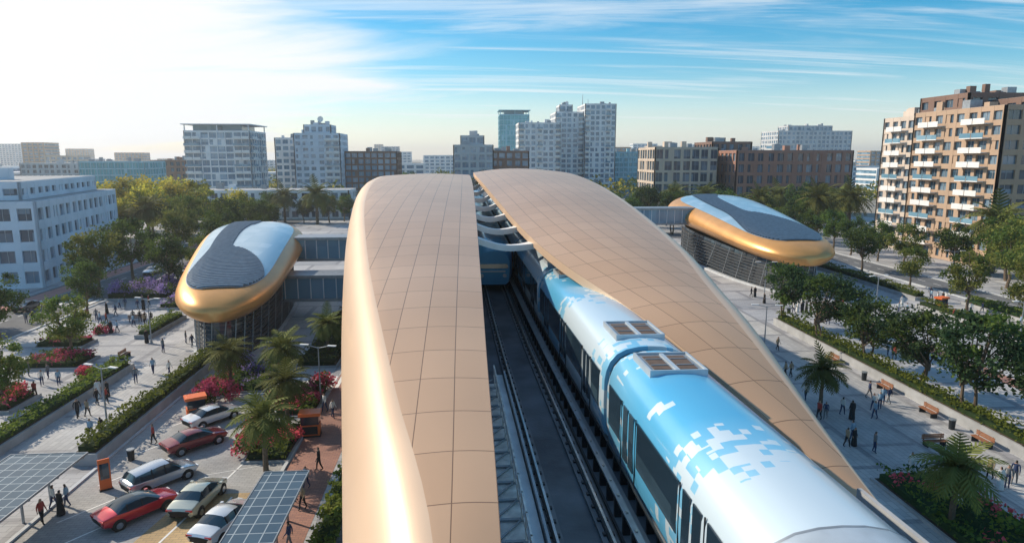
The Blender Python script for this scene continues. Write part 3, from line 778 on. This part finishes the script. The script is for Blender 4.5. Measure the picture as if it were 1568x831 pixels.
def bush(x,y,s,mats):
    b=MB();rnd=random.Random(int(x*31+y*17))
    for c in range(9):
        cc=Vector((rnd.uniform(-.6,.6),rnd.uniform(-.6,.6),rnd.uniform(.3,1.0)))*s
        b.cyl((0,0,0),cc,.04,.01,4,0,False)
        for k in range(80):
            v=Vector((rnd.gauss(0,1),rnd.gauss(0,1),rnd.gauss(0,1))).normalized()*rnd.uniform(.2,.5)*s
            leafquad(b,cc+v,.12*s**.5,rnd,1+(c%len(mats)))
    b.obj('bougainvillea_bush',['bark']+mats,loc=(x,y,0))
for x,y,s in[(-23.5,58.8,1.4),(-22.0,59.2,1.3),(-13.8,61.2,1.4),(-14.4,59.3,1.3),(-16.2,47.6,1.4),(-16.4,49.7,1.3),(-42.2,71.6,1.3),(-44,72,1.2),(-41,59.9,1.3),(-43,60.5,1.2),(-46,84,1.1),(-14.2,56.4,1.2),(-14.0,49.2,1.2),(-17.2,57.2,1.2),(-38.3,66,1.1),(-24.6,60.6,1.2)]:bush(x,y,s,['pink','leafA','pink'])
for x,y,s in[(-23.1,67,1.5),(-21.5,65.5,1.4),(-20,67.5,1.4),(-53,110,2),(-50,113,2),(-51,130,2),(-48,106,1.7),(-55,107,2),(-43,100,1.4)]:bush(x,y,s,['purple','leafA','purple'])
# ------------------------------------------------------------ cars
def paint(name,c,metal=.4):
    m=mat(name,c,.25,metal,.03,1);b=m.node_tree.nodes['Principled BSDF'];b.inputs['Coat Weight'].default_value=1;b.inputs['Coat Roughness'].default_value=.05;return m
M['chrome']=mat('chrome',(.6,.6,.6),.2,1,.05,2);M['lamp']=mat('headlamp',(.8,.82,.85),.15,.2,.05,2);M['tail']=mat('tail_lamp',(.45,.02,.02),.3,0,.05,2)
def car(x,y,ang,pm,suv=False,pano=False):
    zr=1.42 if not suv else 1.62
    st=[(-2.32,.70,.62,.80,.80),(-2.22,.84,.40,.93,.93),(-1.85,.90,.28,.99,1.0),(-1.45,.91,.26,.98,1.08),(-.85,.91,.25,.96,zr-.06),(-.25,.91,.25,.95,zr),(.35,.91,.25,.94,zr-.03),(1.15,.91,.26,.93,.98),(1.65,.90,.27,.86,.88),(2.12,.84,.32,.74,.75),(2.34,.66,.45,.62,.62)]
    if suv:st[2]=(-2.1,.90,.28,1.02,1.06);st[3]=(-1.85,.91,.26,1.0,zr-.14);st[1]=(-2.24,.86,.40,1.0,1.0)
    loops=[]
    for X,w,zb,zbelt,ztop in st:
        cab=ztop-zbelt>.15;wr=w*(.70 if cab else .86)
        h=[(0,zb),(w*.80,zb),(w*.97,zb+.12),(w,(zb+zbelt)/2),(w*.975,zbelt-.05),(w*.93,zbelt)]
        h+=[(wr+.04,max(ztop-.05,zbelt+.005)),(wr*.8,ztop+.01),(0,ztop+.035)]
        ring=h+[(-a,c) for a,c in h[-2:0:-1]]
        loops.append([(X,a,c) for a,c in ring])
    b=MB();lo,hi=(2,7) if suv else (3,7)
    def mf(a,k):
        K=k if k<8 else 15-k
        if K==5 and lo<=a<hi:return 1
        if K in(6,7) and (a in((3,6) if not suv else (2,6))):return 1
        if K in(6,7) and pano and a in(4,5):return 1
        if K==0:return 2
        return 0
    b.loft(loops,mf)
    for px_ in(-.85,.0,):
        for sg in(-1,1):b.cyl((px_,sg*.86,.95),(px_,sg*.685,zr-.04),.035,n=4,m=2)
    for wx in(-1.42,1.42):
        for sg in(-1,1):
            b.cyl((wx,sg*.70,.33),(wx,sg*.915,.33),.40,n=18,m=2)
            b.cyl((wx,sg*.70,.32),(wx,sg*.93,.32),.325,n=18,m=2)
            b.cyl((wx,sg*.93,.32),(wx,sg*.945,.32),.20,n=12,m=3)
    for sg in(-1,1):
        b.box(2.10,2.27,sg*.60-.17,sg*.60+.17,.60,.71,4)
        b.box(-2.31,-2.18,sg*.62-.2,sg*.62+.2,.76,.88,5)
        b.box(.95,1.12,sg*.98-.09,sg*.98+.09,.93,1.05,0)
    b.box(2.26,2.35,-.42,.42,.42,.56,2)
    b.obj('parked_car',[pm,'glassd','black','chrome','lamp','tail'],loc=(x,y,.02),rot=ang,autos=28,fix=True)
PW=paint('pearl_paint',(.68,.70,.72));PR=paint('maroon_paint',(.20,.022,.028));PS=paint('silver_paint',(.50,.54,.60),.6);PRR=paint('red_paint',(.50,.02,.035));PB=paint('champagne_paint',(.50,.52,.44),.5);PK=paint('grey_paint',(.12,.13,.14))
car(-21.5,53.9,math.radians(52),PW);car(-21.0,49,math.radians(46),PR);car(-21.0,43.2,math.radians(50),PS,True);car(-20.6,39.1,math.radians(50),PRR,False,True);car(-17.3,40.2,math.radians(83),PB);car(-14.6,37.2,math.radians(72),PW)
for i,(x,y) in enumerate([(-60,128),(-64,150),(-60,172),(81,150),(84,168),(-64,98),(-59,76)]):car(x,y,math.radians(90 if i%2 else -90),(PW,PK,PR,PS)[i%4])
# ------------------------------------------------------------ solar canopies
M['solar']=tilemat('solar_cells',(.05,.085,.12),(.065,.11,.15),(.40,.45,.47),.75,.9,.03,.22,.2,0,False,.1,.5,0,0)
def canopy(x0,x1,y0,y1,z):
    b=MB();b.box(x0,x1,y0,y1,z,z+.06,0);b.box(x0-.06,x1+.06,y0-.06,y0-.002,z-.05,z+.09,1);b.box(x0-.06,x1+.06,y1+.002,y1+.06,z-.05,z+.09,1)
    b.box(x0-.06,x0-.002,y0,y1,z-.05,z+.09,1);b.box(x1+.002,x1+.06,y0,y1,z-.05,z+.09,1)
    n=3
    for i in range(n+1):
        y=y0+.4+(y1-y0-.8)*i/n
        b.box(x0,x1,y-.06,y+.06,z-.16,z-.01,1)
        b.cyl(((x0+x1)/2,y,0),((x0+x1)/2,y,z-.1),.08,n=8,m=1)
    b.obj('solar_canopy',['solar','metal'])
canopy(-12.4,-9.8,30.2,38.2,3);canopy(-12.4,-9.8,19,28.5,3);canopy(-29.5,-24.8,33,41.8,3);canopy(-31,-25.6,22,32.2,3)
def kiosk(x,y,a):
    b=MB();b.box(-.8,.8,-.55,.55,0,.12,1);b.box(-.75,.75,-.5,.5,.12,1.0,0);b.box(-.7,.7,-.45,.45,1.0,1.75,2);b.box(-.85,.85,-.6,.6,1.75,2.0,0)
    b.box(-.6,.6,-.53,-.505,.25,.9,1)
    b.obj('ticket_kiosk',['orange','dark','glassd'],loc=(x,y,.01),rot=a)
kiosk(-23.2,54.9,.5);kiosk(-12.6,50.6,.1);kiosk(69.1,88.3,.3)
b=MB();b.box(-.35,.35,-.06,.06,.1,2.2,0);b.box(-.4,.4,-.15,.15,0,.1,1);b.box(-.27,.27,-.075,-.062,.8,1.9,2);b.obj('information_totem',['orange','dark','glassd'],loc=(-24.3,42.6,0),rot=.6)
def lamp(x,y,h=6,a=0):
    b=MB();b.cyl((0,0,0),(0,0,.3),.16,.12,10,0);b.cyl((0,0,.3),(0,0,h),.08,.05,8,0)
    for s_ in(-1,1):
        b.cyl((0,0,h-.1),(s_*1.1,0,h+.15),.035,n=6,m=0)
        b.box(min(s_*.9,s_*1.7),max(s_*.9,s_*1.7),-.13,.13,h+.12,h+.2,1)
    b.obj('street_lamp',['metal','white'],loc=(x,y,0),rot=a)
for x,y in[(-37.8,78.8),(-29.3,52.5),(-13.2,57.2),(48.7,56),(58.3,87),(-40,98),(-50,60),(48,100),(65,70),(-55.2,130),(87.5,110),(38.5,32),(72.8,140),(34,70),(34,96)]:lamp(x,y,5.4,R.uniform(-.4,.4))
def bench(x,y,a):
    b=MB()
    for k in range(4):b.box(-.9,.9,-.25+k*.13,-.15+k*.13,.43,.47,0)
    for k in range(3):b.box(-.9,.9,.27,.31,.52+k*.13,.62+k*.13,0)
    for s_ in (-.7,.7):b.box(s_-.04,s_+.04,-.24,.26,.0,.43,1);b.box(s_-.03,s_+.03,.31,.35,0,.9,1)
    b.obj('park_bench',['wood','dark'],loc=(x,y,.01),rot=a)
for x,y,a in[(39.8,57,-1.57),(39.8,51,-1.57),(39.8,66,-1.57),(39.8,45,-1.57),(64,84,.3),(-45,90,.4),(-38,73,1.57),(36,45,0),(60,60,.2)]:bench(x,y,a)
def bin_(x,y):
    b=MB();b.cyl((0,0,0),(0,0,.8),.22,.26,12,0);b.cyl((0,0,.8),(0,0,.88),.28,.28,12,1);b.obj('litter_bin',['dark','metal'],loc=(x,y,.01))
for x,y in[(39.7,60),(39.7,48),(-37.9,70),(-24.8,47),(46,88)]:bin_(x,y)
# ------------------------------------------------------------ people
SK=mat('skin_tone',(.38,.22,.15),.6,0,.06,5);HA=mat('dark_hair',(.02,.014,.01),.7,0,.1,8);SHO=mat('shoe',(.03,.025,.02),.6,0,.1,5)
def person(seed,shirt,trou,stride=.3,robe=False,woman=False):
    V=[];E=[];Rr=[]
    def add(p,r,par=None):
        V.append(p);Rr.append(r)
        if par is not None:E.append((par,len(V)-1))
        return len(V)-1
    wS=.19 if not woman else .165
    pel=add((0,0,.96),.14);ch=add((0,.01,1.22),.13,pel);up=add((0,0,1.40),.125,ch);nk=add((0,.01,1.50),.055,up);hd=add((0,.02,1.60),.09,nk);ht=add((0,.015,1.70),.09,hd);add((0,.10,1.61),.022,hd)
    for s_ in(-1,1):
        st=stride*s_
        hip=add((s_*.09,0,.90),.092,pel);kn=add((s_*.095,st*.5+.03,.50),.066,hip);an=add((s_*.095,st*.85-(.06 if st<0 else 0),.10+(.05 if st<0 else 0)),.045,kn);add((s_*.105,st*.85+.12,.04),.042,an)
        sh=add((s_*wS,0,1.41),.06,up);el=add((s_*(wS+.05),-st*.3-.02,1.14),.045,sh);wr=add((s_*(wS+.05),-st*.65+.06,.91),.030,el);pa=add((s_*(wS+.05),-st*.7+.08,.84),.030,wr)
        for f in range(4):
            k1=add((s_*(wS+.05),-st*.7+.055+f*.020,.795-.004*abs(f-1.5)),.009,pa);add((s_*(wS+.04),-st*.7+.06+f*.020,.755+.006*abs(f-1.5)),.008,k1)
        add((s_*(wS+.03),-st*.7+.13,.82),.009,pa)
    me=bpy.data.meshes.new('p');me.from_pydata(V,E,[]);o=bpy.data.objects.new('p',me);COL.objects.link(o)
    md=o.modifiers.new('s','SKIN')
    for i,v in enumerate(me.skin_vertices[0].data):v.radius=(Rr[i],Rr[i]);v.use_root=(i==0)
    sb=o.modifiers.new('b','SUBSURF');sb.levels=1;sb.render_levels=1
    dg=bpy.context.evaluated_depsgraph_get();m2=bpy.data.meshes.new_from_object(o.evaluated_get(dg))
    bpy.data.objects.remove(o)
    m2.materials.clear()
    for k in(SK,HA,shirt,trou,SHO):m2.materials.append(k)
    for p in m2.polygons:
        c=p.center;z=c.z;i=2
        armz=abs(c.x)>wS+.01 and z<1.3
        if z>1.66 or (z>1.52 and c.y<-.0):i=1
        elif z>1.47:i=0
        elif armz and z<.93:i=0
        elif z<.09:i=4
        elif z<.98 and not armz:i=3
        p.material_index=i;p.use_smooth=True
    if robe:
        import bmesh
        bm=bmesh.new();bm.from_mesh(m2)
        rings=[]
        for z,rx,ry in((.06,.25,.22+stride*.4),(.5,.22,.18+stride*.25),(.95,.19,.16),(1.2,.185,.14),(1.42,.19,.12),(1.49,.08,.075)):
            rings.append([bm.verts.new((rx*math.cos(t*.5236),ry*math.sin(t*.5236),z)) for t in range(12)])
        for a,b_ in zip(rings,rings[1:]):
            for k in range(12):
                f=bm.faces.new((a[k],a[(k+1)%12],b_[(k+1)%12],b_[k]));f.material_index=2;f.smooth=True
        bm.to_mesh(m2);bm.free()
    return m2
cm=lambda n,c:mat(n,c,.85,0,.08,6)
cw=cm('cloth_white',(.70,.69,.66));ck=cm('cloth_black',(.015,.015,.018));cb=cm('cloth_navy',(.03,.05,.12));cr_=cm('cloth_red',(.35,.05,.04));ct=cm('cloth_tan',(.35,.26,.17));cg=cm('cloth_grey',(.16,.17,.18));cl=cm('cloth_lightblue',(.25,.38,.5))
PP=[person(1,cw,cb,.22),person(2,ck,ck,.1,True,True),person(3,cw,cw,.12,True),person(4,cb,cg,.26),person(5,cr_,ck,.18,False,True),person(6,cg,cb,.04),person(7,ct,ck,.22),person(8,cl,cb,.2,False,True),person(9,ck,ck,.2)]
pl=[(-59.1,89.9),(-41.5,64.2),(-42.1,66.2),(-33.3,55.5),(-34.6,74.6),(-30.4,66.4),(-24.4,49.7),(-59.4,91.7),(-45.1,83.9),(-43.8,87),(-38.4,78.9),(-10.5,39.1),(-10.9,41.8),(-11.5,53.9),(-45.2,122.9),(29.1,45.3),(30.2,46.4),(32.4,51.5),(61.6,86.8),(64.8,90.7),(31.2,40.9),(35.6,38.3),(66.7,82.6),(46.7,87.9),(52.8,135.3),(51,127),(45.4,99.1),(34.5,39.2),(37.1,55.1),(37.3,53.4),(68.4,79),(-33.3,58.5),(-34.2,60.4),(-25.4,39.5),(-25.9,38.5),(-26.3,40.3),(30.6,44.2),(29.8,50.6)]
for cx,cy,sx_,sy_,n in[(-47,88,7,12,20),(-44,62,5,6,7),(-31.5,70,2.2,20,7),(-11.3,45,1.2,14,7),(33,55,5,22,14),(55,75,8,16,18),(50,90,5,8,8),(-54,125,2,30,6),(69,130,3,20,8),(36,125,8,20,9),(-50,130,4,20,7),(-50,50,4,8,5),(73,85,2,25,10)]:
    for k in range(n):pl.append((cx+R.uniform(-sx_,sx_),cy+R.uniform(-sy_,sy_)))
for x,y in pl:
    if any(abs(x-q)<1.2 for q in(-36,-27.7,42)) :x+=2.2
    place(R.choice(PP),'pedestrian',(x,y,.015),R.uniform(0,6.28),R.uniform(.94,1.05))
    if R.random()<.3:place(R.choice(PP),'pedestrian',(x+.7,y+.2,.015),R.uniform(0,6.28),R.uniform(.9,1.03))
# ------------------------------------------------------------ haze (thin real air volume)
m=bpy.data.materials.new('air_haze');m.use_nodes=True;t=m.node_tree;t.nodes.remove(t.nodes['Principled BSDF'])
vs=t.nodes.new('ShaderNodeVolumeScatter');vs.inputs['Density'].default_value=.00026;vs.inputs['Anisotropy'].default_value=.45;vs.inputs['Color'].default_value=(.96,.97,.98,1)
t.links.new(vs.outputs[0],t.nodes['Material Output'].inputs['Volume']);M['haze']=m
b=MB();b.box(-2600,2600,-60,3600,-2,75,0);b.obj('air_haze',['haze'])
# ------------------------------------------------------------ world, sun, camera
az=math.radians(-60);el=math.radians(34)
sd=Vector((math.sin(az)*math.cos(el),math.cos(az)*math.cos(el),math.sin(el)))
w=bpy.data.worlds.new('World');sc.world=w;w.use_nodes=True;t=w.node_tree;n=t.nodes;l=t.links
bg=n['Background'];bg.inputs[1].default_value=.15
sk=n.new('ShaderNodeTexSky');sk.sky_type='NISHITA';sk.sun_disc=False;sk.sun_elevation=el;sk.sun_rotation=az;sk.air_density=1.0;sk.dust_density=.3;sk.ozone_density=2.5
hs=n.new('ShaderNodeHueSaturation');hs.inputs['Saturation'].default_value=1.6;hs.inputs['Value'].default_value=.95;hs.inputs['Hue'].default_value=.487;l.new(sk.outputs[0],hs.inputs['Color'])
tc=n.new('ShaderNodeTexCoord')
def mm(op,a,b_=None,c=None,cl=False):
    k=n.new('ShaderNodeMath');k.operation=op;k.use_clamp=cl
    for i,x in enumerate((a,b_,c)):
        if x is None:continue
        if isinstance(x,(int,float)):k.inputs[i].default_value=x
        else:l.new(x,k.inputs[i])
    return k.outputs[0]
sx=n.new('ShaderNodeSeparateXYZ');l.new(tc.outputs['Generated'],sx.inputs[0])
zz=mm('ADD',mm('MAXIMUM',sx.outputs[2],0),.09)
cx=mm('DIVIDE',sx.outputs[0],zz);cy=mm('DIVIDE',sx.outputs[1],zz)
cb_=n.new('ShaderNodeCombineXYZ');l.new(cx,cb_.inputs[0]);l.new(cy,cb_.inputs[1])
def noise(rot,scl,sc_,rough,dist,off=0):
    mp=n.new('ShaderNodeMapping');mp.inputs['Rotation'].default_value=(0,0,math.radians(rot));mp.inputs['Scale'].default_value=(*scl,1);mp.inputs['Location'].default_value=(off,off*.7,0);l.new(cb_.outputs[0],mp.inputs[0])
    k=n.new('ShaderNodeTexNoise');k.inputs['Scale'].default_value=sc_;k.inputs['Detail'].default_value=9;k.inputs['Roughness'].default_value=rough;k.inputs['Distortion'].default_value=dist;l.new(mp.outputs[0],k.inputs['Vector']);return k.outputs[0]
def mr(x,a,b_,c=0,d=1):
    k=n.new('ShaderNodeMapRange');k.interpolation_type='SMOOTHSTEP';k.inputs[1].default_value=a;k.inputs[2].default_value=b_;k.inputs[3].default_value=c;k.inputs[4].default_value=d;l.new(x,k.inputs[0]);return k.outputs[0]
n1=noise(-14,(.16,1.9),.9,.6,.5)
n3=noise(38,(.20,2.2),.9,.6,.5,5)
n4=noise(12,(.25,1.5),1.1,.6,.8,11)
n2=noise(24,(.5,1.2),.6,.55,.5)
cir=mm('MAXIMUM',mm('MAXIMUM',mm('MULTIPLY',mr(n1,.48,.68),mr(n2,.38,.58)),mm('MULTIPLY',mr(n3,.52,.70),.85)),mm('MULTIPLY',mr(n4,.52,.72),.75))
dt=n.new('ShaderNodeVectorMath');dt.operation='DOT_PRODUCT';dt.inputs[1].default_value=(-.66,.73,.16);l.new(tc.outputs['Generated'],dt.inputs[0])
left=mm('ADD',mr(dt.outputs['Value'],.72,1.02),mm('MULTIPLY',mm('SUBTRACT',n2,.5),2.0))
big=mr(left,.15,.75)
low=mr(sx.outputs[2],.13,.0,0,.6)
fac=mm('MAXIMUM',mm('MAXIMUM',mm('MULTIPLY',cir,.75),big),low)
mx=n.new('ShaderNodeMix');mx.data_type='RGBA';l.new(fac,mx.inputs[0]);l.new(hs.outputs[0],mx.inputs[6]);mx.inputs[7].default_value=(6.6,6.8,7.0,1)
l.new(mx.outputs[2],bg.inputs[0])
su=bpy.data.lights.new('sun','SUN');su.energy=5;su.angle=math.radians(.5);su.color=(1,.87,.69)
so=bpy.data.objects.new('sun',su);COL.objects.link(so);so.rotation_euler=sd.to_track_quat('Z','Y').to_euler()
cam=bpy.data.cameras.new('camera');co=bpy.data.objects.new('camera',cam);COL.objects.link(co);sc.camera=co
co.location=(0,0,22);co.rotation_euler=(math.radians(90-9.9),0,math.radians(-4.1))
cam.sensor_width=36;cam.lens=36*1000/1568;cam.clip_end=8000;cam.clip_start=.1
sc.view_settings.view_transform='Standard';sc.view_settings.look='None';sc.view_settings.exposure=0
